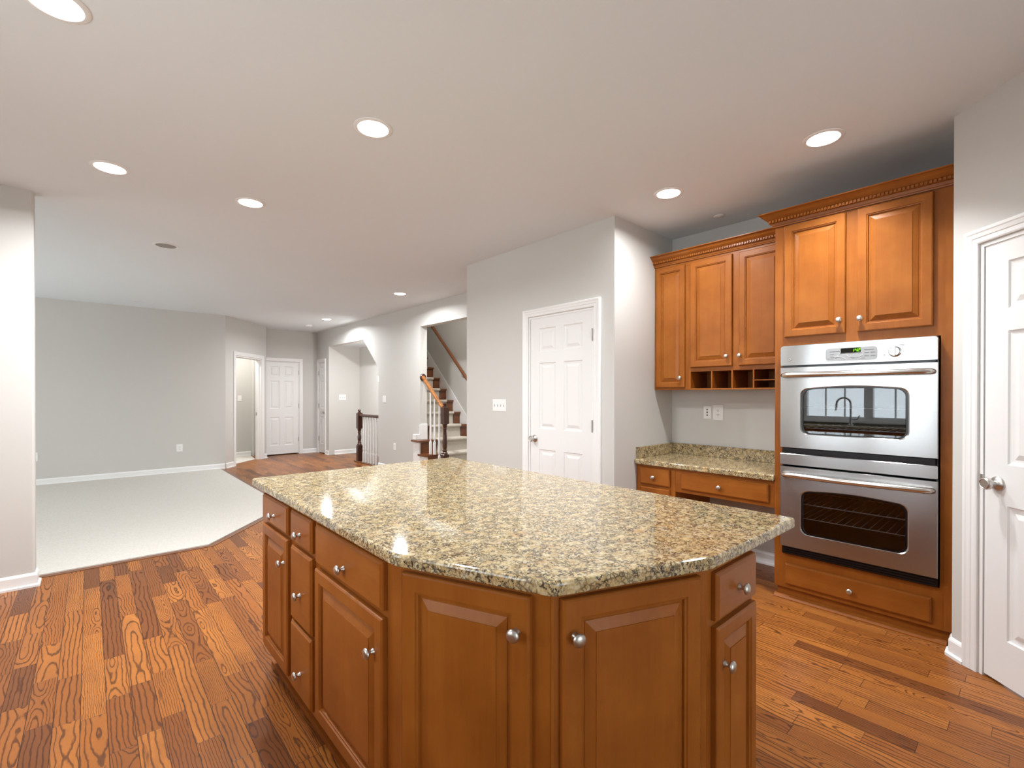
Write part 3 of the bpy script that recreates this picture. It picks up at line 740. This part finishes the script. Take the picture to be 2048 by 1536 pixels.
obj('pigeonhole_rack', pg, M['wood_v'], t)
cm = obj('crown_molding', crown_pts(MB(), 0, 1.0655, 2.425, False, 0), M['wood_h'], None, (UX-.0005, 2.2325, 0), FACEX)
tag(cm, 'lower crown molding with dentils along the top of the wall cabinets over the desk', 'crown molding')
obj('dentil_band', dentils(MB(), .002, 1.064, 2.425), M['wood_h'], cm)

# ================================================================== BUILT-IN DESK
t = thing('desk_drawer_cabinet', 'desk pedestal of stacked drawers in the corner under the granite desk top', 'cabinet', (3.390, 2.2305, 0), FACEX)
obj('carcass', MB().box(.032, .352, 0, .573, .075, .7585), M['wood_v'], t)
obj('filler_strip', MB().box(.001, .0315, .004, .05, .075, .7585), M['wood_v'], t)
obj('toe_kick', MB().box(.001, .352, .06, .57, 0, .0745), M['wood_h'], t)
for za, zb in ((.604, .737), (.350, .584), (.105, .335)):
    d = obj('drawer', drawer_front(.046, .309, za, zb, -.0005), M['wood_h'], t); knob(d, .172, (za+zb)/2 if zb < .7 else .667, -.0205)
t = thing('desk_apron', 'desk knee space apron holding one wide pencil drawer', 'drawer unit', (3.390, 1.877, .575), FACEX)
obj('carcass', MB().box(0, .7125, 0, .45, .578, .7585), M['wood_h'], t)
d = obj('drawer', drawer_front(.05, .677, .606, .731, -.0005), M['wood_h'], t); knob(d, .350, .664, -.0205)
t = thing('desk_countertop', 'granite desk top with low granite backsplash in the nook beside the oven cabinet', 'countertop', (3.360, 2.2315, .760), FACEX)
obj('slab', slab([(.0005, 0), (1.0665, 0), (1.0665, .604), (.0005, .604)], .760, .800), M['granite'], t)
obj('backsplash', MB().bbox(.0215, 1.0665, .583, .604, .8004, .895, .0015), M['granite'], t)
obj('backsplash', MB().bbox(.0005, .021, .022, .604, .8004, .895, .0015), M['granite'], t)

# ================================================================== SINK RUN BEHIND THE CAMERA (seen in the oven glass)
t = thing('sink_cabinet', 'run of sink base cabinets under the window, seen mirrored in the oven glass', 'cabinet', (-.66, .3, 0), PI/2)
obj('carcass', MB().box(0, 2.8, 0, .56, .10, .88), M['wood_v'], t); obj('toe_kick', MB().box(0, 2.8, .06, .56, 0, .0995), M['wood_h'], t)
for i in range(6): obj('door', raised_door(.02+i*.465, .455+i*.465, .13, .86, -.0005), M['wood_v'], t)
s_ = obj('sink_countertop', slab([(-1.247, .28), (-.625, .28), (-.625, 3.12), (-1.247, 3.12)], .881, .915), M['granite']); tag(s_, 'granite sink counter under the window, seen mirrored in the oven glass', 'countertop')
fc = thing('kitchen_faucet', 'arched chrome gooseneck faucet on the sink counter, seen mirrored in the oven glass', 'faucet', (-1.02, 1.70, .9155))
sp = [(0, 0, .915), (0, 0, 1.20)] + [(.030-.030*math.cos(R(a)), .075-.075*math.cos(R(a)), 1.20+.085*math.sin(R(a))) for a in range(15, 181, 15)] + [(.062, .152, 1.15), (.066, .158, 1.11)]
obj('spout', MB().tube(sp, .013, 12).lathe([(.028, .9157), (.028, .925), (.02, .93), (.019, 1.02), (.013, 1.03)], axis='z', seg=16), M['chrome'], fc)
obj('lever', MB().tube([(0, -.015, .99), (0, -.07, .995), (0, -.10, 1.05)], .009, 8), M['chrome'], fc)

# ================================================================== WALL PLATES
def plate(name, label, cat, loc, rotz, wd, h, kind, n=1, group=None):
    t = thing(name, label, cat, loc, rotz, group, absz=False)
    obj('cover_plate', MB().rings([rect(-wd/2, wd/2, -h/2, h/2, y, i) for i, y in ((0, -.0003), (0, -.003), (.004, -.006))]), M['plate'], t)
    if kind == 'switch':
        for i in range(n):
            x = (i-(n-1)/2)*.046
            obj('slot', MB().box(x-.006, x+.006, -.0066, -.006, -.013, .013), M['panel_grey'], t)
            obj('toggle', MB().box(x-.004, x+.004, -.017, -.0067, -.002, .010), M['plate'], t)
    elif kind == 'rocker':
        for i in range(n):
            x = (i-(n-1)/2)*.046
            obj('rocker', MB().box(x-.0165, x+.0165, -.0095, -.0061, -.033, .033), M['plate'], t)
    elif kind == 'outlet':
        obj('receptacle', MB().box(-.0165, .0165, -.008, -.0061, -.034, .034), M['plate'], t)
        m = MB()
        for z in (.018, -.018):
            m.box(-.0085, -.0060, -.0086, -.0081, z-.002, z+.007).box(.0060, .0085, -.0086, -.0081, z-.002, z+.007).lathe([(.003, -.0081), (.003, -.0086)], (0, 0, z-.009), 'y', 10)
        obj('slot', m, M['shadow_slot'], t)
    elif kind == 'jack':
        m = MB()
        for z in (.024, 0, -.024): m.lathe([(.0065, -.0061), (.0065, -.0085), (.005, -.0087)], (0, 0, z), 'y', 14)
        obj('jack', m, M['shadow_slot'], t)
    return t
plate('switch_plate', 'four-gang white switch plate on the grey wall left of the pantry door', 'light switch', (3.0848, 3.630, 1.221), FACEX, .207, .122, 'switch', 4)
plate('jack_plate', 'narrow white plate with three dark jacks above the desk', 'wall plate', (3.9648, 1.900, 1.178), FACEX, .070, .113, 'jack')
plate('outlet', 'white duplex outlet above the desk, right of the jack plate', 'outlet', (3.9648, 1.806, 1.178), FACEX, .090, .130, 'outlet')
plate('switch_plate', 'single white switch plate on the hall wall between the two stair openings', 'light switch', (3.8998, 7.738, 1.243), FACEX, .125, .125, 'rocker', 1)
plate('outlet', 'white outlet low on the hall wall below the switch plate', 'outlet', (3.8998, 7.361, .433), FACEX, .082, .118, 'outlet')
plate('switch_plate', 'three-gang white switch plate inside the lower stair opening behind the newel', 'light switch', (4.205, 10.3498, 1.260), 0, .160, .122, 'switch', 3)
plate('switch_plate', 'white switch plate on the room wall seen through the open doorway', 'light switch', (2.398, 11.3998, 1.241), 0, .078, .122, 'rocker', 1)
plate('outlet', 'white outlet low on the far living room wall above the carpet', 'outlet', (1.137, 9.6998, .420), 0, .090, .128, 'outlet')
plate('outlet', 'white outlet on the living room wall half hidden by the left wall end', 'outlet', (-.603, 9.6998, .420), 0, .090, .128, 'outlet')

# ================================================================== CEILING FIXTURES
def can(loc, label, watts, spread=165):
    t = thing('recessed_light', label, 'ceiling light', loc, 0, 'recessed ceiling lights', absz=False)
    obj('trim_ring', MB().lathe([(.078, -.0005), (.076, -.004), (.080, -.007), (.092, -.006), (.098, -.003), (.099, -.0005)], seg=40), M['trim'], t)
    obj('lens', MB().lathe([(.0775, -.001), (.0765, -.006), (.060, -.010), (.035, -.0125), (.001, -.0135)], seg=40), M['lens'], t)
    l = bpy.data.lights.new('lamp', 'AREA'); l.shape = 'DISK'; l.size = .13; l.energy = watts; l.color = (.965, .985, 1.); l.spread = R(spread)
    o = bpy.data.objects.new('lamp', l); COL.objects.link(o); o.parent = t; o.location = (0, 0, -.018)
    return t
c0 = can((-.087, 2.362, HC), 'recessed ceiling light cut off by the top left corner of the photo', 16)
for (x, y), wt, lab in (((1.121, 2.351), 23, 'recessed ceiling light above the left half of the kitchen island'),
                    ((.100, 3.851), 32, 'recessed ceiling light nearest the end of the left wall'),
                    ((.886, 3.864), 35, 'recessed ceiling light between the island and the round ceiling speaker'),
                    ((3.239, 5.959), 34, 'recessed ceiling light in the hall in front of the stair opening'),
                    ((3.313, 8.902), 42, 'farthest recessed ceiling light, at the end of the hall by the far door'),
                    ((3.019, 1.730), 17, 'recessed ceiling light in front of the wall cabinets over the desk'),
                    ((3.004, .792), 13, 'recessed ceiling light in front of the tall oven cabinet'),
                    ((1.150, .98), 8, 'recessed ceiling light over the island just above the top edge of the photo')):
    r_ = c0.copy(); COL.objects.link(r_); r_.location = (x, y, HC); r_['label'] = lab
    for ch in list(c0.children):
        q = ch.copy(); COL.objects.link(q); q.parent = r_
        if q.type == 'LIGHT': q.data = q.data.copy(); q.data.energy = wt
        if q.type == 'LIGHT' and wt == 13: q.data.spread = R(105)
t = thing('ceiling_speaker', 'round grey ceiling speaker over the edge of the living room carpet', 'speaker', (.545, 5.517, HC), absz=False)
obj('trim_ring', MB().lathe([(.082, -.0005), (.082, -.005), (.098, -.005), (.102, -.0005)], seg=36), M['trim'], t)
obj('grille', MB().lathe([(.0815, -.0006), (.080, -.004), (.001, -.005)], seg=36), M['grey_mesh'], t)
o = obj('smoke_detector', MB().lathe([(.065, -.0005), (.066, -.012), (.060, -.028), (.040, -.034), (.001, -.035)], seg=28), M['plate'], None, (3.336, 9.914, HC)); tag(o, 'small round white smoke detector on the hall ceiling near the far door', 'smoke detector')
o = obj('ceiling_sprinkler', MB().lathe([(.040, -.0005), (.040, -.004), (.034, -.006), (.001, -.007)], seg=24), M['plate'], None, (3.704, 1.686, HC)); tag(o, 'small white round cover on the ceiling above the wall cabinets', 'sprinkler cover')
t = thing('ceiling_vent', 'small flat white ceiling vent near the far living room wall', 'vent', (.631, 9.175, HC), absz=False)
obj('frame', MB().box(-.12, .12, -.05, -.04, -.006, -.0005).box(-.12, .12, .04, .05, -.006, -.0005).box(-.12, -.11, -.04, .04, -.006, -.0005).box(.11, .12, -.04, .04, -.006, -.0005), M['ceiling'], t)
m = MB()
for i in range(6): m.box(-.11, .11, -.037+i*.0135, -.028+i*.0135, -.005, -.001)
obj('louver', m, M['ceiling'], t)

# ================================================================== STAIRS
RISE, RUN, Y4, XW, XO = .2045, .217, 6.590, 4.898, 3.775
st = thing('staircase', 'carpeted oak staircase rising behind the hall wall opening', 'staircase', (3.9, 5.75, 0))
def nose(k): return Y4+(k-4)*RUN if k > 1 else 5.79
def sp_(x, y): return (x-3.9, y-5.75)
RX0, RX1 = 4.12, 4.735
run_pts = []
for k in range(1, 14):
    y0 = nose(k); y1 = nose(k+1)+.025; z = RISE*k
    xl = 3.80 if k == 1 else XO if k < 4 else 4.022
    if k == 3: P = [(XO, y0), (XW, y0), (XW, y1), (4.022, y1), (4.022, 6.520), (3.898, 6.520), (3.898, 6.62), (XO+.02, 6.62), (XO, 6.60)]
    elif k < 3: P = [(xl+.03, y0), (XW, y0), (XW, y1), (xl, y1), (xl, y0+.03)]
    else: P = [(xl, y0), (XW, y0), (XW, y1), (xl, y1)]
    obj('tread', MB().prism([sp_(*p) for p in P], z-.028, z), M['oak_mid'], st)
    xr = 3.83 if k < 4 else 4.022
    obj('riser', MB().box(*[a-3.9 for a in (xr, XW)], y0+.025-5.75, y0+.04-5.75, z-RISE+.0, z-.0285), M['oak_mid'], st)
    # runner profile
    run_pts += [(y0+.021, z-RISE+.003), (y0+.019, z-.036), (y0-.004, z-.034), (y0-.012, z-.018), (y0-.009, z-.002), (y0+.004, z+.009)]
run_pts += [(nose(14), RISE*13+.009)]
obj('runner', MB().rings([[(x-3.9, y-5.75, z) for y, z in run_pts + [(y+.007, z-.007) for y, z in run_pts][::-1]] for x in (RX0, RX1)]), M['runner'], st)['label'] = 'beige carpet runner'
obj('stringer', MB().rings([[(x-3.9, y-5.75, z) for y, z in ((5.83, 0), (6.60, 0), (6.60, RISE*3-.0285), (nose(3)+.03, RISE*3-.0285), (nose(3)+.03, RISE*2-.0285), (nose(2)+.03, RISE*2-.0285), (nose(2)+.03, RISE-.0285), (5.83, RISE-.0285))] for x in (3.815, 3.830)]), M['trim'], st)['label'] = 'white stringer board'
m = MB()
for k in (2, 3):
    y0 = nose(k)+.03; z = RISE*k-.0285
    m.rings([[(x-3.9, y-5.75, zz) for y, zz in ((y0, z), (y0+.19, z), (y0+.185, z-.02), (y0+.15, z-.035), (y0+.145, z-.06), (y0+.11, z-.08), (y0+.07, z-.12), (y0+.03, z-.15), (y0, z-.165))] for x in (3.806, 3.8148)])
obj('bracket', m, M['trim'], st)['label'] = 'scrolled white stair bracket'
# skirt board on the far wall and trim blocks at the wall end
sk = [(7.967, 2.225), (6.592, .915), (5.95, .30), (5.95, .0), (6.3, .0), (8.6, 2.3), (8.6, 2.84)]
struct('trim_12', MB().rings([[(x, y, z) for y, z in sk] for x in (4.8835, 4.8998)]), M['trim'])
struct('trim_13', MB().bbox(3.884, 4.020, 6.505, 6.5215, RISE*3+.001, .86, .003), M['trim'])
struct('trim_14', MB().bbox(3.808, 3.8835, 6.507, 6.60, RISE*3+.001, .700, .004), M['trim'])

def newel(loc, label, h, blk0, blk1, tb0, tb1, mat):
    """square-block turned post; local z measured from its foot"""
    t = thing('newel_post', label, 'newel post', loc, 0, 'stair newel posts', absz=False)
    a = .045
    m = MB().bbox(-a, a, -a, a, 0, blk0, .006).bbox(-a, a, -a, a, tb0, tb1, .006)
    L = tb0-blk0; pr = [(.040, 0), (.043, .02), (.030, .035), (.036, .055), (.025, .075), (.034, .11), (.036, .17), (.030, L*.6), (.024, L-.09), (.032, L-.075), (.025, L-.06), (.034, L-.03), (.040, L)]
    m.lathe([(r, blk0+z) for r, z in pr], seg=20)
    obj('post', m, mat, t)
    obj('finial', MB().lathe([(.030, tb1), (.034, tb1+.010), (.018, tb1+.020), (.026, tb1+.035), (.030, tb1+.048), (.024, tb1+.062), (.008, tb1+.070), (.001, tb1+.071)], seg=20), mat, t)
    return t
newel((3.935, 5.885, RISE+.0005), 'dark turned newel post at the foot of the carpeted stairs', 1.0, .235, .92, .685, .935, M['oak_dark'])
newel((3.955, 8.908, .021), 'dark turned newel post guarding the lower stair opening beside the far door', 1.0, .31, .94, .635, .945, M['oak_dark'])
o = obj('floor_nosing', MB().bbox(3.905, 4.02, 7.98, 9.06, .0005, .020, .005), M['oak_mid']); tag(o, 'dark oak landing nosing under the lower stair railing', 'nosing')
def rail_profile():
    return [(-.020, -.026), (.020, -.026), (.024, -.014), (.030, -.008), (.031, .006), (.026, .020), (.014, .028), (-.014, .028), (-.026, .020), (-.031, .006), (-.030, -.008), (-.024, -.014)]
def rail_mesh(m, p0, p1, plumb=True):
    p0, p1 = Vector(p0), Vector(p1); d = (p1-p0).normalized(); a = d.cross(Vector((0, 0, 1))).normalized(); b = Vector((0, 0, 1)) if plumb else a.cross(d)
    return m.rings([[q+a*x+b*z for x, z in rail_profile()] for q in (p0, p1)])
t = thing('stair_handrail', 'golden oak handrail sloping from a wall rosette down to the stair newel', 'handrail', (3.94, 6.505, 1.60))
o = (3.94, 6.505, 0)
obj('rail', rail_mesh(MB(), (0, -.0, 1.60), (-.002, 5.935-6.505, 1.120)), M['oak_rail'], t)
obj('rosette', MB().lathe([(.058, .0155), (.058, .008), (.048, .0), (.044, -.004), (.002, -.006)], (.006, 0, 1.60), 'y', 28), M['oak_dark'], t)
t = thing('guard_handrail', 'level dark oak rail between the lower newel and the hall wall', 'handrail', (3.955, 7.99, .92))
obj('rail', rail_mesh(MB(), (0, .872, .918), (0, -.009, .918)), M['oak_dark'], t)
t = thing('wall_handrail', 'dark oak handrail mounted on the wall beside the upper stairs', 'handrail', (4.84, 6.6, 1.64))
o_ = lambda y, z: (0, y-6.6, z)
obj('rail', rail_mesh(MB(), o_(8.05, 2.965), o_(6.05, 1.13)), M['oak_mid'], t)
for y, z in ((6.72, 1.71), (7.75, 2.66)):
    obj('bracket', MB().tube([(.057, y-6.6, z-.07), (.02, y-6.6, z-.075), (0, y-6.6, z-.03)], .007, 8).lathe([(.022, .058), (.022, .052), (.01, .05)], (0, y-6.6, z-.07), 'x', 14), M['nickel'], t)
def baluster(loc, h, label, group, slope=0.):
    t = obj('baluster', MB().bbox(-.016, .016, -.016, .016, 0, .19, .003)
            .lathe([(.013, .19), (.016, .20), (.011, .212), (.016, .225), (.0175, .24), (.0165, .30), (.0125, h*.75), (.0095, h-.02), (.0095, h)], seg=12), M['trim'], None, loc)
    return tag(t, label, 'baluster', group)
for x, y, z0, lab in ((3.92, 6.257, RISE*2+.0005, 'white turned baluster of the stair railing, farthest from the newel'), (3.92, 6.143, RISE*2+.0005, 'middle white turned baluster of the stair railing'),
                      (3.925, 6.018, RISE+.0005, 'white turned baluster of the stair railing, nearest the newel')):
    zt = 1.60+(y-6.505)*(.48/.57)-.028
    baluster((x, y, z0), zt-z0-.008, lab, 'stair railing balusters')
ORD = ['first', 'second', 'third', 'fourth', 'fifth', 'sixth']
for i, y in enumerate((8.722, 8.617, 8.502, 8.395, 8.280, 8.167)):
    baluster((3.955, y, .0205), .869, 'white baluster of the lower stair railing, %s from the dark newel' % ORD[i], 'lower stair railing balusters')

# added fill lamps, out of view, brightening the stairwells and side room
def dome(loc, label, power):
    t = thing('fill_dome', label, 'ceiling light', loc, absz=False)
    obj('shade', MB().lathe([(.15, -.0005), (.15, -.02), (.13, -.06), (.07, -.09), (.001, -.10)], seg=28), M['lens'], t)
    l = bpy.data.lights.new('lamp', 'AREA'); l.shape = 'DISK'; l.size = .28; l.energy = power; l.color = (1., .95, .88)
    o = bpy.data.objects.new('lamp', l); COL.objects.link(o); o.parent = t; o.location = (0, 0, -.11)
dome((4.46, 5.2, 4.5), 'added unseen fill lamp on the high ceiling of the stairwell', 55)  # added lamp, hidden, lights the risers and stair wall
t = thing('fill_sconce', 'added unseen fill lamp inside the lower stairwell', 'fill light', (4.0205, 8.15, 1.62), -PI/2, absz=False)  # added lamp, hidden by the hall wall, brightens the lower stair wall
obj('shade', MB().lathe([(.09, -.0005), (.09, -.02), (.07, -.06), (.03, -.075), (.001, -.08)], axis='x', seg=24), M['lens'], t, (0, 0, 0), -PI/2)
l = bpy.data.lights.new('lamp', 'AREA'); l.shape = 'DISK'; l.size = .16; l.energy = 13; l.color = (1., .97, .93)
o = bpy.data.objects.new('lamp', l); COL.objects.link(o); o.parent = t; o.location = (-.06, .12, 0); o.rotation_euler = (0, R(90), 0)
dome((1.9, 10.7, HC), 'added unseen fill lamp on the ceiling of the room past the open doorway', 24)  # added lamp, hidden, brightens the room beyond the doorway
